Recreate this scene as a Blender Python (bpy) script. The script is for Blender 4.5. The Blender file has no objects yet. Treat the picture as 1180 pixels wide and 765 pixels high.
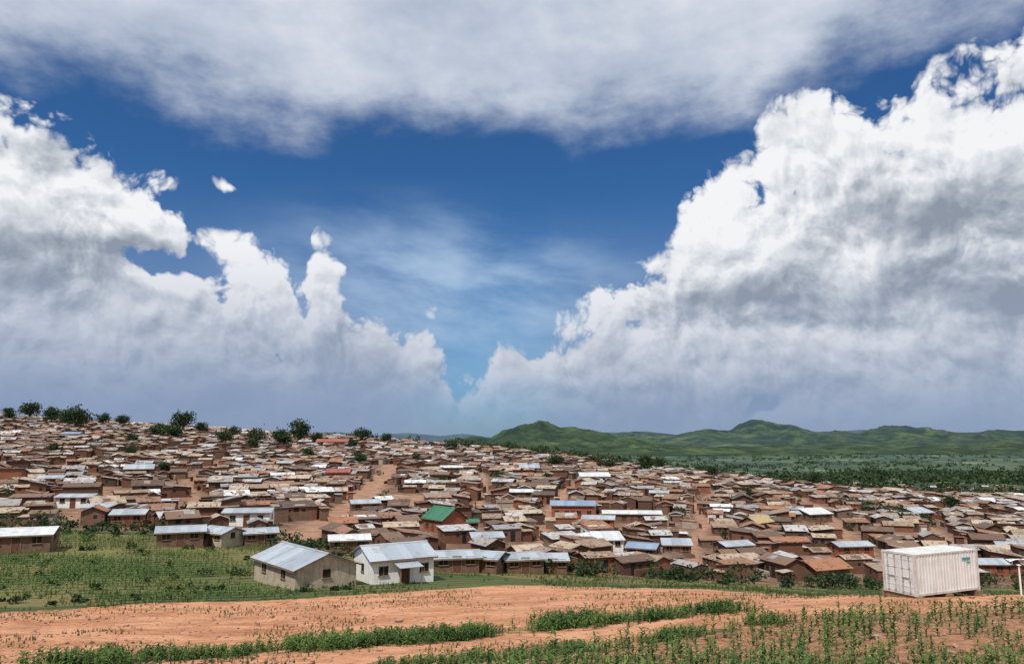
import bpy, math, random
import numpy as np
from mathutils import Vector, Matrix
random.seed(7); rng=np.random.default_rng(7)
scene=bpy.context.scene
F=852.; TH=math.atan(122/852.); ct,st=math.cos(TH),math.sin(TH)
# ---------- survey helpers (bearings measured from the viewpoint -> real points on the terrain) ----------
def ray(px,py):
    dx=px-590; du=382.5-py
    return dx, F*ct-du*st, F*st+du*ct
def slope(py):
    a,b,c=ray(590,py); return c/b
def azel(px,py):
    a,b,c=ray(px,py); return math.atan2(a,b), math.atan2(c,math.hypot(a,b))
FAR=[(900,None,-46),(1500,None,-58),(4000,None,-62),(30000,None,-75)]
COLS=[
 (-150,[(5,None,-2.9),(15,None,-5.2),(32,765),(62,700),(95,640),(115,612),(150,588),(220,550),(300,522),(420,498),(520,484),(650,478),(900,None,8),(1500,None,-40),(4000,None,-62),(30000,None,-75)]),
 (0,[(5,None,-2.9),(15,None,-5.2),(32,765),(62,700),(95,640),(115,612),(150,588),(220,550),(300,522),(420,498),(520,485),(650,480),(900,None,5),(1500,None,-42),(4000,None,-62),(30000,None,-75)]),
 (300,[(5,None,-2.9),(15,None,-5.1),(32,765),(60,703),(72,684),(100,642),(120,622),(160,590),(230,556),(340,526),(430,509),(520,500),(600,499),(900,None,-15),(1500,None,-52),(4000,None,-62),(30000,None,-75)]),
 (590,[(5,None,-2.8),(15,None,-5),(30,765),(50,707),(70,680),(90,663),(128,640),(170,605),(230,568),(340,535),(450,519),(520,517)]+FAR),
 (850,[(5,None,-2.8),(15,None,-5),(28,765),(46,700),(60,682),(75,676),(110,672),(140,650),(190,612),(250,582),(330,562),(420,550)]+FAR),
 (1075,[(5,None,-2.8),(15,None,-4.9),(26,765),(46,691),(53,682),(65,None,-13.8),(90,None,-20),(130,668),(190,622),(260,593),(330,576),(400,None,-31)]+FAR),
 (1350,[(5,None,-2.8),(15,None,-4.9),(26,765),(46,691),(53,682),(65,None,-13.8),(90,None,-20),(130,668),(190,622),(260,593),(330,576),(400,None,-31)]+FAR),
]
NY=440; LY=np.linspace(math.log(5),math.log(30000),NY)
UG=np.linspace(-1.1,1.3,121)
tab=[]
for px,pts in COLS:
    ys=[math.log(p[0]) for p in pts]; zs=[p[2] if p[1] is None else p[0]*slope(p[1]) for p in pts]
    tab.append(np.interp(LY,ys,zs))
tab=np.array(tab); cu=np.array([(c[0]-590)/875. for c in COLS])
T=np.array([np.interp(UG,cu,tab[:,j]) for j in range(NY)])  # NY x NU
def smooth(A,k,ax):
    ker=np.hanning(k+2)[1:-1]; ker/=ker.sum()
    pad=[(0,0),(0,0)]; pad[ax]=(k//2,k//2)
    return np.apply_along_axis(lambda r:np.convolve(r,ker,'valid'),ax,np.pad(A,pad,mode='edge'))
T=smooth(smooth(T,7,0),15,1)
def terrain(x,y):
    x=np.asarray(x,float); y=np.asarray(y,float)
    yy=np.maximum(y,5.0); u=np.clip(x/np.maximum(y,25.),UG[0],UG[-1]-1e-6)
    fi=(u-UG[0])/(UG[1]-UG[0]); iu=np.clip(fi.astype(int),0,len(UG)-2); fu=fi-iu
    fj=(np.log(np.minimum(yy,29999))-LY[0])/(LY[1]-LY[0]); jy=np.clip(fj.astype(int),0,NY-2); fy=fj-jy
    z=(T[jy,iu]*(1-fu)+T[jy,iu+1]*fu)*(1-fy)+(T[jy+1,iu]*(1-fu)+T[jy+1,iu+1]*fu)*fy
    z=z+0.07*np.sin(x*.31+1.3+.4*np.sin(y*.2))*np.sin(y*.27)+0.04*np.sin(x*.9+y*.5)*np.sin(y*.8-x*.3)
    return z
def survey(px,py,ymax=2500):
    a,b,c=ray(px,py); ys=np.exp(np.linspace(math.log(12),math.log(ymax),6000))
    zt=terrain(ys*a/b,ys); zr=ys*c/b
    k=np.argmax(zt>=zr)
    y=ys[k]; return np.array([y*a/b,y,zt[k]])
def line_y(pts):
    u=np.array([(p[0]-590)/875. for p in pts]); y=np.array([p[1] for p in pts],float)
    return lambda uu: np.interp(uu,u,y)
camp_top=line_y([(-150,690),(0,650),(100,630),(300,560),(400,520),(500,470),(590,440),(700,420),(850,400),(960,375),(1180,355),(1400,350)])
camp_bot=line_y([(-150,124),(0,124),(200,124),(320,120),(370,114),(430,108),(500,100),(640,104),(700,104),(800,108),(1000,118),(1180,122),(1400,125)])
dirt_top=line_y([(-150,57),(0,58),(200,64),(350,67),(500,72),(590,76),(700,75),(850,68),(1000,58),(1180,53),(1400,51)])

# ---------- node helpers ----------
def N(t,typ,ins=None,**props):
    n=t.nodes.new(typ)
    for k,v in props.items(): setattr(n,k,v)
    for k,v in (ins or {}).items():
        s=n.inputs[k]
        if isinstance(v,bpy.types.NodeSocket): t.links.new(v,s)
        else: s.default_value=v
    return n
def m(t,op,a,b=0.0,c=None,clamp=False):
    n=t.nodes.new('ShaderNodeMath'); n.operation=op; n.use_clamp=clamp
    for i,v in enumerate((a,b,c)):
        if v is None: continue
        if isinstance(v,bpy.types.NodeSocket): t.links.new(v,n.inputs[i])
        else: n.inputs[i].default_value=v
    return n.outputs[0]
def vm(t,op,a,b=None):
    n=t.nodes.new('ShaderNodeVectorMath'); n.operation=op
    for i,v in enumerate((a,b)):
        if v is None: continue
        if isinstance(v,bpy.types.NodeSocket): t.links.new(v,n.inputs[i])
        else: n.inputs[i].default_value=v
    return n.outputs[0]
def ss(t,v,a,b,c=0.,d=1.):
    return N(t,'ShaderNodeMapRange',{'Value':v,'From Min':a,'From Max':b,'To Min':c,'To Max':d},interpolation_type='SMOOTHSTEP').outputs[0]
def mix(t,f,a,b,bt='MIX'):
    def c4(v): return v if isinstance(v,bpy.types.NodeSocket) or len(v)==4 else (*v,1)
    return N(t,'ShaderNodeMixRGB',{'Fac':f,'Color1':c4(a),'Color2':c4(b)},blend_type=bt).outputs[0]
def ramp(t,f,stops,interp='LINEAR'):
    n=N(t,'ShaderNodeValToRGB',{'Fac':f}); r=n.color_ramp; r.interpolation=interp
    while len(r.elements)<len(stops): r.elements.new(0.5)
    for e,(p,c) in zip(r.elements,stops): e.position=p; e.color=(*c,1)
    return n.outputs[0]
def noise(t,vec,scale,detail=4,rough=.55,dist=0.,dim='3D'):
    return N(t,'ShaderNodeTexNoise',{'Vector':vec,'Scale':scale,'Detail':detail,'Roughness':rough,'Distortion':dist},noise_dimensions=dim)
def fcurve(t,v,pts):
    n=N(t,'ShaderNodeFloatCurve',{'Value':v}); c=n.mapping.curves[0]
    pts=sorted(pts); c.points[0].location=pts[0]; c.points[-1].location=pts[-1]
    for p in pts[1:-1]: c.points.new(*p)
    for p in c.points: p.handle_type='AUTO_CLAMPED'
    n.mapping.update(); return n.outputs[0]
def newmat(name):
    mt=bpy.data.materials.new(name); mt.use_nodes=True; t=mt.node_tree; t.nodes.clear()
    o=t.nodes.new('ShaderNodeOutputMaterial'); b=t.nodes.new('ShaderNodeBsdfPrincipled')
    t.links.new(b.outputs[0],o.inputs[0]); b.inputs['Specular IOR Level'].default_value=.25
    return mt,t,b
def setc(t,b,col,rough=.9,metal=0.,bump=None,bs=.4,bd=.05):
    if isinstance(col,bpy.types.NodeSocket): t.links.new(col,b.inputs['Base Color'])
    else: b.inputs['Base Color'].default_value=(*col,1)
    b.inputs['Roughness'].default_value=rough; b.inputs['Metallic'].default_value=metal
    if bump is not None:
        bn=N(t,'ShaderNodeBump',{'Height':bump,'Strength':bs,'Distance':bd}); t.links.new(bn.outputs[0],b.inputs['Normal'])
def rnd(t):
    a=N(t,'ShaderNodeObjectInfo').outputs['Random']; b=N(t,'ShaderNodeNewGeometry').outputs['Random Per Island']
    return m(t,'FRACT',m(t,'ADD',a,b))
def pos(t): return N(t,'ShaderNodeNewGeometry').outputs['Position']

# ---------- world sky with clouds ----------
SUNEL=math.radians(58); sx,sy=-math.sin(math.radians(28)),-math.cos(math.radians(28))
sunv=Vector((sx*math.cos(SUNEL),sy*math.cos(SUNEL),math.sin(SUNEL)))
w=bpy.data.worlds.new('sky'); scene.world=w; w.use_nodes=True; t=w.node_tree; t.nodes.clear()
g=bpy.data.node_groups.new('cloud_density','ShaderNodeTree')
g.interface.new_socket('P',in_out='INPUT',socket_type='NodeSocketVector')
g.interface.new_socket('D',in_out='OUTPUT',socket_type='NodeSocketFloat')
gi=g.nodes.new('NodeGroupInput'); go=g.nodes.new('NodeGroupOutput')
P=gi.outputs[0]
w1=vm(g,'SUBTRACT',noise(g,P,8,4,.55,dim='2D').outputs['Color'],(.5,.5,.5))
P1=vm(g,'ADD',P,vm(g,'MULTIPLY',w1,(.055,.055,0)))
sp=N(g,'ShaderNodeSeparateXYZ',{0:P1}); A,E=sp.outputs[0],sp.outputs[1]
A0,A1=-.72,.72
an=m(g,'DIVIDE',m(g,'SUBTRACT',A,A0),A1-A0)
def cpts(l):
    out=[]
    for px,py in l:
        a,e=azel(px,py); out.append(((a-A0)/(A1-A0),(e+.3)/1.2))
    return out
Rc=fcurve(g,an,[(0.0,.02)]+cpts([(480,640),(505,475),(540,445),(575,416),(618,388),(645,352),(712,344),(738,308),(772,290),(790,238),(862,196),(892,138),(950,104),(1015,122),(1100,90),(1178,44)])+[(1.0,.76)])
Lc=fcurve(g,an,[(0.0,.53)]+cpts([(3,144),(60,142),(112,155),(150,198),(190,220),(218,244),(232,292),(270,286),(290,289),(335,310),(352,330),(366,296),(386,300),(402,358),(435,375),(470,392),(495,380),(512,402),(526,455),(545,520),(570,640)])+[(1.0,.02)])
dR=m(g,'SUBTRACT',m(g,'SUBTRACT',m(g,'MULTIPLY',Rc,1.2),.3),E)
dL=m(g,'SUBTRACT',m(g,'SUBTRACT',m(g,'MULTIPLY',Lc,1.2),.3),E)
def ell(gg,Pn,px,py,rx,ry):
    a,e=azel(px,py)
    v=vm(gg,'SUBTRACT',Pn,(a,e,0)); v=vm(gg,'MULTIPLY',v,(1/(rx*.00117),1/(ry*.00117),0))
    n=gg.nodes.new('ShaderNodeVectorMath'); n.operation='LENGTH'; gg.links.new(v,n.inputs[0])
    return m(gg,'MAXIMUM',m(gg,'SUBTRACT',1.0,n.outputs['Value']),0.)
M=m(g,'MAXIMUM',dR,dL); M=m(g,'MINIMUM',M,.075)
for (px,py,rx,ry,k) in [(190,302,66,24,.15),(425,335,40,36,.07),(470,470,80,60,.06),(560,470,30,40,.04),(880,465,46,24,.10)]:
    M=m(g,'SUBTRACT',M,m(g,'MULTIPLY',ell(g,P1,px,py,rx,ry),k))
M=m(g,'SUBTRACT',M,ss(g,M,-.025,-.085,0.,.25))
a=m(g,'SUBTRACT',m(g,'MULTIPLY',ell(g,P1,268,213,24,13),.07),.055); M=m(g,'MAXIMUM',M,a)
vo=N(g,'ShaderNodeTexVoronoi',{'Vector':P1,'Scale':13.,'Detail':3.6,'Roughness':.58,'Lacunarity':2.2},voronoi_dimensions='2D',feature='F1',normalize=True)
nz=noise(g,P1,10,7,.55,dim='2D').outputs[0]
vd=vo.outputs['Distance']
puff=m(g,'SUBTRACT',1.,m(g,'MULTIPLY',m(g,'MULTIPLY',vd,vd),2.0))
Nn=m(g,'ADD',m(g,'MULTIPLY',puff,.56),m(g,'MULTIPLY',nz,.44))
D=m(g,'ADD',M,m(g,'MULTIPLY',m(g,'SUBTRACT',Nn,.635),.29))
g.links.new(D,go.inputs[0])

tc=N(t,'ShaderNodeTexCoord').outputs['Generated']
nv=vm(t,'NORMALIZE',tc); s=N(t,'ShaderNodeSeparateXYZ',{0:nv})
az=m(t,'ARCTAN2',s.outputs[0],s.outputs[1]); el=m(t,'ARCSINE',s.outputs[2])
PV=N(t,'ShaderNodeCombineXYZ',{0:az,1:el}).outputs[0]
def dens(off):
    n=t.nodes.new('ShaderNodeGroup'); n.node_tree=g
    t.links.new(vm(t,'ADD',PV,off),n.inputs[0]); return n.outputs[0]
D0=dens((0,0,0)); D1=dens((-.007,.013,0))
sky=N(t,'ShaderNodeTexSky',sky_type='NISHITA',sun_disc=False,sun_elevation=SUNEL,sun_rotation=math.atan2(sx,sy)%(2*math.pi),air_density=1.,dust_density=.3,ozone_density=3.)
skc=mix(t,1.,sky.outputs[0],(.32,.66,1.0),'MULTIPLY')
def bg(c,st_=1.0):
    n=N(t,'ShaderNodeBackground',{'Strength':st_}); 
    if isinstance(c,bpy.types.NodeSocket): t.links.new(c,n.inputs[0])
    else: n.inputs[0].default_value=(*c,1)
    return n.outputs[0]
def mixs(f,a,b): return N(t,'ShaderNodeMixShader',{0:f,1:a,2:b}).outputs[0]
cur=bg(skc,.08)
azc=azel(560,400)[0]
ga=m(t,'DIVIDE',m(t,'SUBTRACT',az,azc),.10); ga=m(t,'EXPONENT',m(t,'MULTIPLY',m(t,'MULTIPLY',ga,ga),-1.))
hz=m(t,'MULTIPLY',ss(t,el,.34,.04),m(t,'SUBTRACT',.93,m(t,'MULTIPLY',ga,.40)))
hcol=mix(t,ga,(.22,.30,.47),(.23,.42,.64))
hcol=mix(t,ss(t,el,.07,.0),hcol,(.25,.33,.49))
cur=mixs(hz,cur,bg(hcol))
a0,e0=azel(530,335)
rot=N(t,'ShaderNodeMapping',{'Vector':PV,'Location':(-a0,-e0,0)}).outputs[0]
rot=N(t,'ShaderNodeMapping',{'Vector':rot,'Rotation':(0,0,math.radians(6))}).outputs[0]
nn=t.nodes.new('ShaderNodeVectorMath'); nn.operation='LENGTH'; t.links.new(vm(t,'MULTIPLY',rot,(1/.38,1/.15,0)),nn.inputs[0])
vmask=ss(t,nn.outputs['Value'],1.,.1)
vn=noise(t,vm(t,'MULTIPLY',rot,(1,2.8,1)),5,6,.55,.1,dim='2D').outputs[0]
cur=mixs(m(t,'MULTIPLY',m(t,'MULTIPLY',vmask,ss(t,vn,.25,.75)),.9),cur,bg((.42,.57,.76)))
al=ss(t,D0,.0,.030)
lit=m(t,'MULTIPLY',m(t,'SUBTRACT',D0,D1),9.)
big=noise(t,vm(t,'ADD',vm(t,'MULTIPLY',PV,(1,2.0,1)),(3.1,1.2,0)),6.,4,.5,dim='2D').outputs[0]
lit=m(t,'ADD',lit,m(t,'MULTIPLY',m(t,'SUBTRACT',big,.5),1.3))
lit=m(t,'ADD',lit,.74)
lit=m(t,'ADD',lit,m(t,'MULTIPLY',ss(t,D0,.07,.0),.20))
sep=noise(t,PV,9,4,.55,dim='2D').outputs['Color']
PS=vm(t,'ADD',PV,vm(t,'MULTIPLY',vm(t,'SUBTRACT',sep,(.5,.5,.5)),(.12,.08,0)))
for (px,py,rx,ry,k) in [(1085,245,150,46,.8),(890,345,170,40,.5),(1130,345,100,44,.65),(85,182,95,34,.75),(30,300,130,60,.5),(700,420,120,40,.3)]:
    lit=m(t,'SUBTRACT',lit,m(t,'MULTIPLY',ell(t,PS,px,py,rx,ry),k))
lowf=ss(t,el,.28,.02)
lit=m(t,'SUBTRACT',lit,m(t,'MULTIPLY',lowf,.16),clamp=True)
ccol=ramp(t,lit,[(0.,(.27,.31,.38)),(.35,(.43,.475,.54)),(.65,(.66,.69,.74)),(1.,(.90,.91,.93))])
lft=ss(t,az,-.05,-.25,.62,.90)
ccol=mix(t,m(t,'MULTIPLY',lowf,lft),ccol,(.27,.345,.50))
dis=m(t,'SUBTRACT',1.,m(t,'MULTIPLY',ss(t,el,.11,.0),.9))
cur=mixs(m(t,'MULTIPLY',al,dis),cur,bg(ccol))
def cp2(l):
    o=[]
    for px,py in l:
        a,e=azel(px,py); o.append(((a-A0)/(A1-A0),e))
    return o
an2=m(t,'DIVIDE',m(t,'SUBTRACT',az,A0),A1-A0)
Tc=fcurve(t,an2,[(0.,azel(-40,30)[1])]+cp2([(20,62),(100,90),(250,116),(400,134),(560,142),(700,146),(830,122),(900,88),(1000,50),(1100,22),(1170,2)])+[(1.,azel(1200,-5)[1])])
sw=N(t,'ShaderNodeMapping',{'Vector':PV,'Rotation':(0,0,math.radians(-12)),'Scale':(1,1.9,1)}).outputs[0]
tn=noise(t,sw,4.6,7,.58,.0,dim='2D').outputs[0]
tD=m(t,'ADD',m(t,'SUBTRACT',el,Tc),m(t,'MULTIPLY',m(t,'SUBTRACT',tn,.5),.15))
tal=m(t,'MULTIPLY',ss(t,tD,-.04,.05),.95)
tcol=ramp(t,m(t,'ADD',m(t,'MULTIPLY',tn,1.),m(t,'MULTIPLY',tD,.9)),[(.3,(.40,.47,.60)),(.55,(.54,.60,.71)),(.85,(.75,.78,.85))])
cur=mixs(tal,cur,bg(tcol))
wo=t.nodes.new('ShaderNodeOutputWorld'); t.links.new(cur,wo.inputs[0])
try:
    w.cycles.sampling_method='MANUAL'; w.cycles.sample_map_resolution=256
except Exception as ex: print(ex)
ld=bpy.data.lights.new('sun','SUN'); ld.energy=4.6; ld.angle=math.radians(.5); ld.color=(1,.95,.86)
lo=bpy.data.objects.new('sun',ld); scene.collection.objects.link(lo); lo.rotation_euler=sunv.to_track_quat('Z','Y').to_euler(); lo.location=(0,0,200)
cd=bpy.data.cameras.new('camera'); cd.lens=26; cd.sensor_width=36; cd.clip_end=80000; cd.clip_start=.1
co=bpy.data.objects.new('camera',cd); scene.collection.objects.link(co); co.rotation_euler=(math.pi/2+TH,0,0); scene.camera=co
scene.view_settings.view_transform='Standard'; scene.view_settings.look='None'; scene.view_settings.exposure=0

# ---------- mesh helpers ----------
def bigmesh(name,V,Q,mats,mi=None,smooth_=False,obj=True,parent=None):
    V=np.asarray(V,np.float32); Q=np.asarray(Q,np.int32); k=Q.shape[1]
    me=bpy.data.meshes.new(name); me.vertices.add(len(V)); me.vertices.foreach_set('co',V.ravel())
    me.loops.add(Q.size); me.loops.foreach_set('vertex_index',Q.ravel())
    me.polygons.add(len(Q)); me.polygons.foreach_set('loop_start',np.arange(0,Q.size,k,dtype=np.int32))
    try: me.polygons.foreach_set('loop_total',np.full(len(Q),k,np.int32))
    except Exception: pass
    for q in mats: me.materials.append(q)
    if mi is not None: me.polygons.foreach_set('material_index',np.asarray(mi,np.int32))
    me.polygons.foreach_set('use_smooth',np.full(len(Q),smooth_,bool))
    me.update(calc_edges=True); me.validate()
    if not obj: return me
    o=bpy.data.objects.new(name,me); scene.collection.objects.link(o)
    if parent: o.parent=parent
    return o
class B:
    def __init__(s): s.v=[]; s.f=[]; s.m=[]
    def add(s,vs,fs,mat=0):
        n=len(s.v); s.v+= [tuple(p) for p in vs]; s.f+=[tuple(i+n for i in f) for f in fs]; s.m+=[mat]*len(fs)
    def box(s,c,d,mat=0,rz=0.,rx=0.):
        x,y,z=[q/2 for q in d]; pts=[Vector((i*x,j*y,k*z)) for k in(-1,1) for j in(-1,1) for i in(-1,1)]
        R=Matrix.Rotation(rz,3,'Z')@Matrix.Rotation(rx,3,'X')
        s.add([R@p+Vector(c) for p in pts],[(0,2,3,1),(4,5,7,6),(0,1,5,4),(2,6,7,3),(0,4,6,2),(1,3,7,5)],mat)
    def sheet(s,prof,x0,x1,th,mat,axis='x'):
        vs=[];n=len(prof)
        for x in (x0,x1):
            for y,z in prof: vs.append((x,y,z))
            for y,z in prof: vs.append((x,y,z-th))
        fs=[]
        for i in range(n-1):
            fs+=[(i,2*n+i,2*n+i+1,i+1),(n+i,n+i+1,3*n+i+1,3*n+i),(i,i+1,n+i+1,n+i),(2*n+i,3*n+i,3*n+i+1,2*n+i+1)]
        fs+=[(0,n,3*n,2*n),(n-1,3*n-1,4*n-1,2*n-1)]
        s.add(vs,fs,mat)
    def obj(s,name,mats,parent=None,smooth_=False):
        return bigmesh(name,s.v,s.f,mats,s.m,smooth_,True,parent)
    def arr(s): return np.array(s.v,float),np.array(s.f,int),np.array(s.m,int)
def merge(items):
    Vs=[];Qs=[];Ms=[];n=0
    for V,Q,Mi in items:
        Vs.append(V);Qs.append(Q+n);Ms.append(Mi);n+=len(V)
    return np.concatenate(Vs),np.concatenate(Qs),np.concatenate(Ms)
def xf(V,ang,sc,loc):
    c,s_=math.cos(ang),math.sin(ang); W=V*np.array(sc)
    return np.stack([W[:,0]*c-W[:,1]*s_+loc[0],W[:,0]*s_+W[:,1]*c+loc[1],W[:,2]+loc[2]],1)
def empty(name,loc,rz=0.):
    e=bpy.data.objects.new(name,None); scene.collection.objects.link(e); e.location=loc; e.rotation_euler=(0,0,rz); e.empty_display_size=.5; return e

# ---------- materials ----------
def mk_ground():
    mt,t,b=newmat('ground_soil'); p=pos(t)
    zc=N(t,'ShaderNodeAttribute',attribute_name='zone').outputs['Color']; z=N(t,'ShaderNodeSeparateColor',{0:zc})
    fc=N(t,'ShaderNodeAttribute',attribute_name='zone2').outputs['Color']; z2=N(t,'ShaderNodeSeparateColor',{0:fc})
    n1=noise(t,p,.35,8,.6).outputs[0]; n2=noise(t,p,2.2,6,.6).outputs[0]; n3=noise(t,p,.06,5,.55).outputs[0]
    n4=noise(t,p,9.,4,.6).outputs[0]
    st_=N(t,'ShaderNodeMapping',{'Vector':p,'Rotation':(0,0,math.radians(-12)),'Scale':(.16,.36,.3)}).outputs[0]
    ns=noise(t,st_,1.,8,.72,1.1).outputs[0]
    dirt=ramp(t,ns,[(.32,(.26,.112,.055)),(.45,(.41,.185,.095)),(.56,(.53,.275,.155)),(.75,(.46,.225,.125))])
    dirt=mix(t,ss(t,n1,.43,.68,0,.75),dirt,(.34,.14,.068))
    dirt=mix(t,ss(t,n2,.5,.72,0,.6),dirt,(.22,.10,.052))
    dirt=mix(t,ss(t,n4,.55,.7,0,.4),dirt,(.56,.34,.22))
    soil=ramp(t,n2,[(.3,(.17,.08,.042)),(.7,(.41,.20,.11))])
    c=mix(t,z.outputs[2],dirt,soil)
    camp=ramp(t,n1,[(.3,(.085,.055,.04)),(.5,(.155,.09,.06)),(.72,(.26,.155,.105))])
    c=mix(t,z.outputs[1],c,camp)
    path=ramp(t,n1,[(.3,(.20,.11,.07)),(.7,(.37,.215,.14))])
    c=mix(t,z2.outputs[1],c,path)
    gr=ramp(t,noise(t,p,.9,7,.65).outputs[0],[(.3,(.020,.044,.011)),(.5,(.045,.085,.020)),(.7,(.10,.135,.038))])
    gr=mix(t,ss(t,n3,.46,.62,0,.55),gr,(.13,.17,.045))
    fm=N(t,'ShaderNodeMapping',{'Vector':p,'Rotation':(0,0,math.radians(-10)),'Scale':(.045,.10,.0)}).outputs[0]
    fv=N(t,'ShaderNodeSeparateColor',{0:N(t,'ShaderNodeTexVoronoi',{'Vector':fm,'Scale':1.3}).outputs['Color']}).outputs[0]
    gr=mix(t,.6,gr,ramp(t,fv,[(0,(.022,.045,.013)),(.4,(.04,.085,.018)),(.7,(.12,.165,.038)),(1,(.18,.13,.06))]))
    rw=N(t,'ShaderNodeTexWave',{'Vector':N(t,'ShaderNodeMapping',{'Vector':p,'Rotation':(0,0,math.radians(-20))}).outputs[0],'Scale':.16,'Distortion':1.0,'Detail':2.,'Detail Scale':.6},bands_direction='Y').outputs['Fac']
    gr=mix(t,m(t,'MULTIPLY',ss(t,rw,.45,.75),ss(t,fv,.15,.55,.3,.95)),gr,(.19,.11,.06))
    gf=ss(t,m(t,'ADD',z.outputs[0],m(t,'MULTIPLY',m(t,'SUBTRACT',m(t,'ADD',m(t,'MULTIPLY',n1,.5),m(t,'MULTIPLY',n2,.5)),.5),1.7)),.42,.58)
    c=mix(t,gf,c,gr)
    pv=N(t,'ShaderNodeMapping',{'Vector':p,'Scale':(.006,.0035,.0)}).outputs[0]
    vo=N(t,'ShaderNodeTexVoronoi',{'Vector':pv,'Scale':1.6,'Randomness':.9}).outputs['Color']
    vs=N(t,'ShaderNodeSeparateColor',{0:vo}).outputs[0]
    pl=ramp(t,vs,[(0.,(.024,.048,.017)),(.35,(.042,.078,.024)),(.7,(.070,.112,.032)),(1.,(.15,.165,.065))])
    pn=noise(t,N(t,'ShaderNodeMapping',{'Vector':p,'Scale':(1,.45,1)}).outputs[0],.016,9,.72).outputs[0]
    pl=mix(t,ss(t,pn,.44,.56,0,.85),pl,(.015,.033,.015))
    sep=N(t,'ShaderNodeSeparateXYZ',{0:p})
    haze_tint=m(t,'SUBTRACT',1.,m(t,'EXPONENT',m(t,'DIVIDE',sep.outputs[1],-14000.)))
    pl=mix(t,haze_tint,pl,(.07,.12,.20))  # distance haze painted into the plain's colour, stronger with world Y
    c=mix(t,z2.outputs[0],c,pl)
    h=m(t,'ADD',n2,m(t,'MULTIPLY',n1,2.))
    setc(t,b,c,.95,bump=h,bs=1.,bd=.22)
    return mt
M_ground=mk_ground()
def mk_hill():
    mt,t,b=newmat('hill_vegetation'); p=pos(t)
    n1=noise(t,p,.010,9,.74).outputs[0]; n2=noise(t,p,.0022,5,.6).outputs[0]
    c=ramp(t,n1,[(.40,(.010,.024,.010)),(.47,(.026,.052,.016)),(.55,(.060,.10,.028)),(.68,(.15,.18,.065))])
    c=mix(t,ss(t,n2,.45,.58,0,.6),c,(.016,.038,.018))
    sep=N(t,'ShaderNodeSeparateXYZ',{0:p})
    haze_tint=m(t,'SUBTRACT',1.,m(t,'EXPONENT',m(t,'DIVIDE',m(t,'SUBTRACT',sep.outputs[1],2200.),-12000.)))
    c=mix(t,haze_tint,c,(.075,.125,.23))  # bluish aerial haze mixed into the hill base colour, growing along Y
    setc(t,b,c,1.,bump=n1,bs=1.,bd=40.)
    return mt
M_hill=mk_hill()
def mk_wall(name,stops,br=True):
    mt,t,b=newmat(name); p=pos(t); r=rnd(t)
    c=ramp(t,r,stops,'CONSTANT')
    n1=noise(t,p,1.3,6,.65).outputs[0]; n2=noise(t,p,9.,3,.5).outputs[0]
    c=mix(t,ss(t,n1,.35,.75,0,.45),c,(.06,.038,.028))
    c=mix(t,ss(t,n2,.45,.7,0,.30),c,(.17,.10,.066))
    setc(t,b,c,.95,bump=n2,bs=.5,bd=.03); return mt
M_wall=mk_wall('mud_brick',[(0,(.14,.066,.041)),(.22,(.10,.052,.035)),(.45,(.165,.074,.043)),(.62,(.18,.108,.073)),(.76,(.08,.05,.038)),(.84,(.25,.095,.052)),(.95,(.40,.34,.27)),(.985,(.66,.64,.60))])
def mk_roof():
    mt,t,b=newmat('shack_roof'); p=pos(t); r=rnd(t)
    c=ramp(t,r,[(0,(.27,.20,.145)),(.12,(.17,.108,.075)),(.25,(.38,.30,.225)),(.35,(.29,.28,.27)),(.45,(.11,.072,.052)),(.55,(.40,.41,.42)),(.64,(.25,.135,.085)),(.74,(.43,.35,.265)),(.81,(.24,.255,.275)),(.88,(.07,.052,.042)),(.92,(.31,.135,.072)),(.97,(.66,.68,.70))],'CONSTANT')
    n1=noise(t,p,.9,6,.65).outputs[0]; n2=noise(t,p,5.,4,.6).outputs[0]
    c=mix(t,ss(t,n1,.44,.66,0,.68),c,(.14,.088,.06))
    c=mix(t,ss(t,n2,.50,.70,0,.55),c,(.08,.056,.042))
    setc(t,b,c,.65,bump=n2,bs=.5,bd=.04); return mt
M_roof=mk_roof()
def mk_iron(name,cols,rust=.4,metal=.35,rough=.42):
    mt,t,b=newmat(name); p=N(t,'ShaderNodeTexCoord').outputs['Object']; r=rnd(t)
    c=mix(t,r,cols[0],cols[1])
    n1=noise(t,p,.8,7,.65).outputs[0]; n2=noise(t,N(t,'ShaderNodeMapping',{'Vector':p,'Scale':(6,.8,.8)}).outputs[0],1.2,5,.6).outputs[0]
    c=mix(t,ss(t,n1,.5,.72,0,rust),c,(.24,.15,.10)); c=mix(t,ss(t,n2,.5,.8,0,rust*.7),c,(.30,.27,.24))
    wv=N(t,'ShaderNodeTexWave',{'Vector':p,'Scale':2.1},wave_type='BANDS',bands_direction='X').outputs['Fac']
    setc(t,b,c,rough,metal,bump=wv,bs=.5,bd=.03); return mt
M_iron=mk_iron('corrugated_iron',((.32,.37,.42),(.47,.52,.57)),.5)
M_ironw=mk_iron('pale_iron',((.48,.50,.52),(.62,.64,.66)),.5,.1)
M_green=mk_iron('green_painted_iron',((.02,.12,.065),(.035,.165,.09)),.3,.0)
M_redr=mk_iron('red_painted_iron',((.22,.06,.05),(.28,.08,.065)),.35,.0)
M_blue=mk_iron('blue_tarpaulin',((.15,.22,.32),(.22,.31,.42)),.3,.0)
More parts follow.
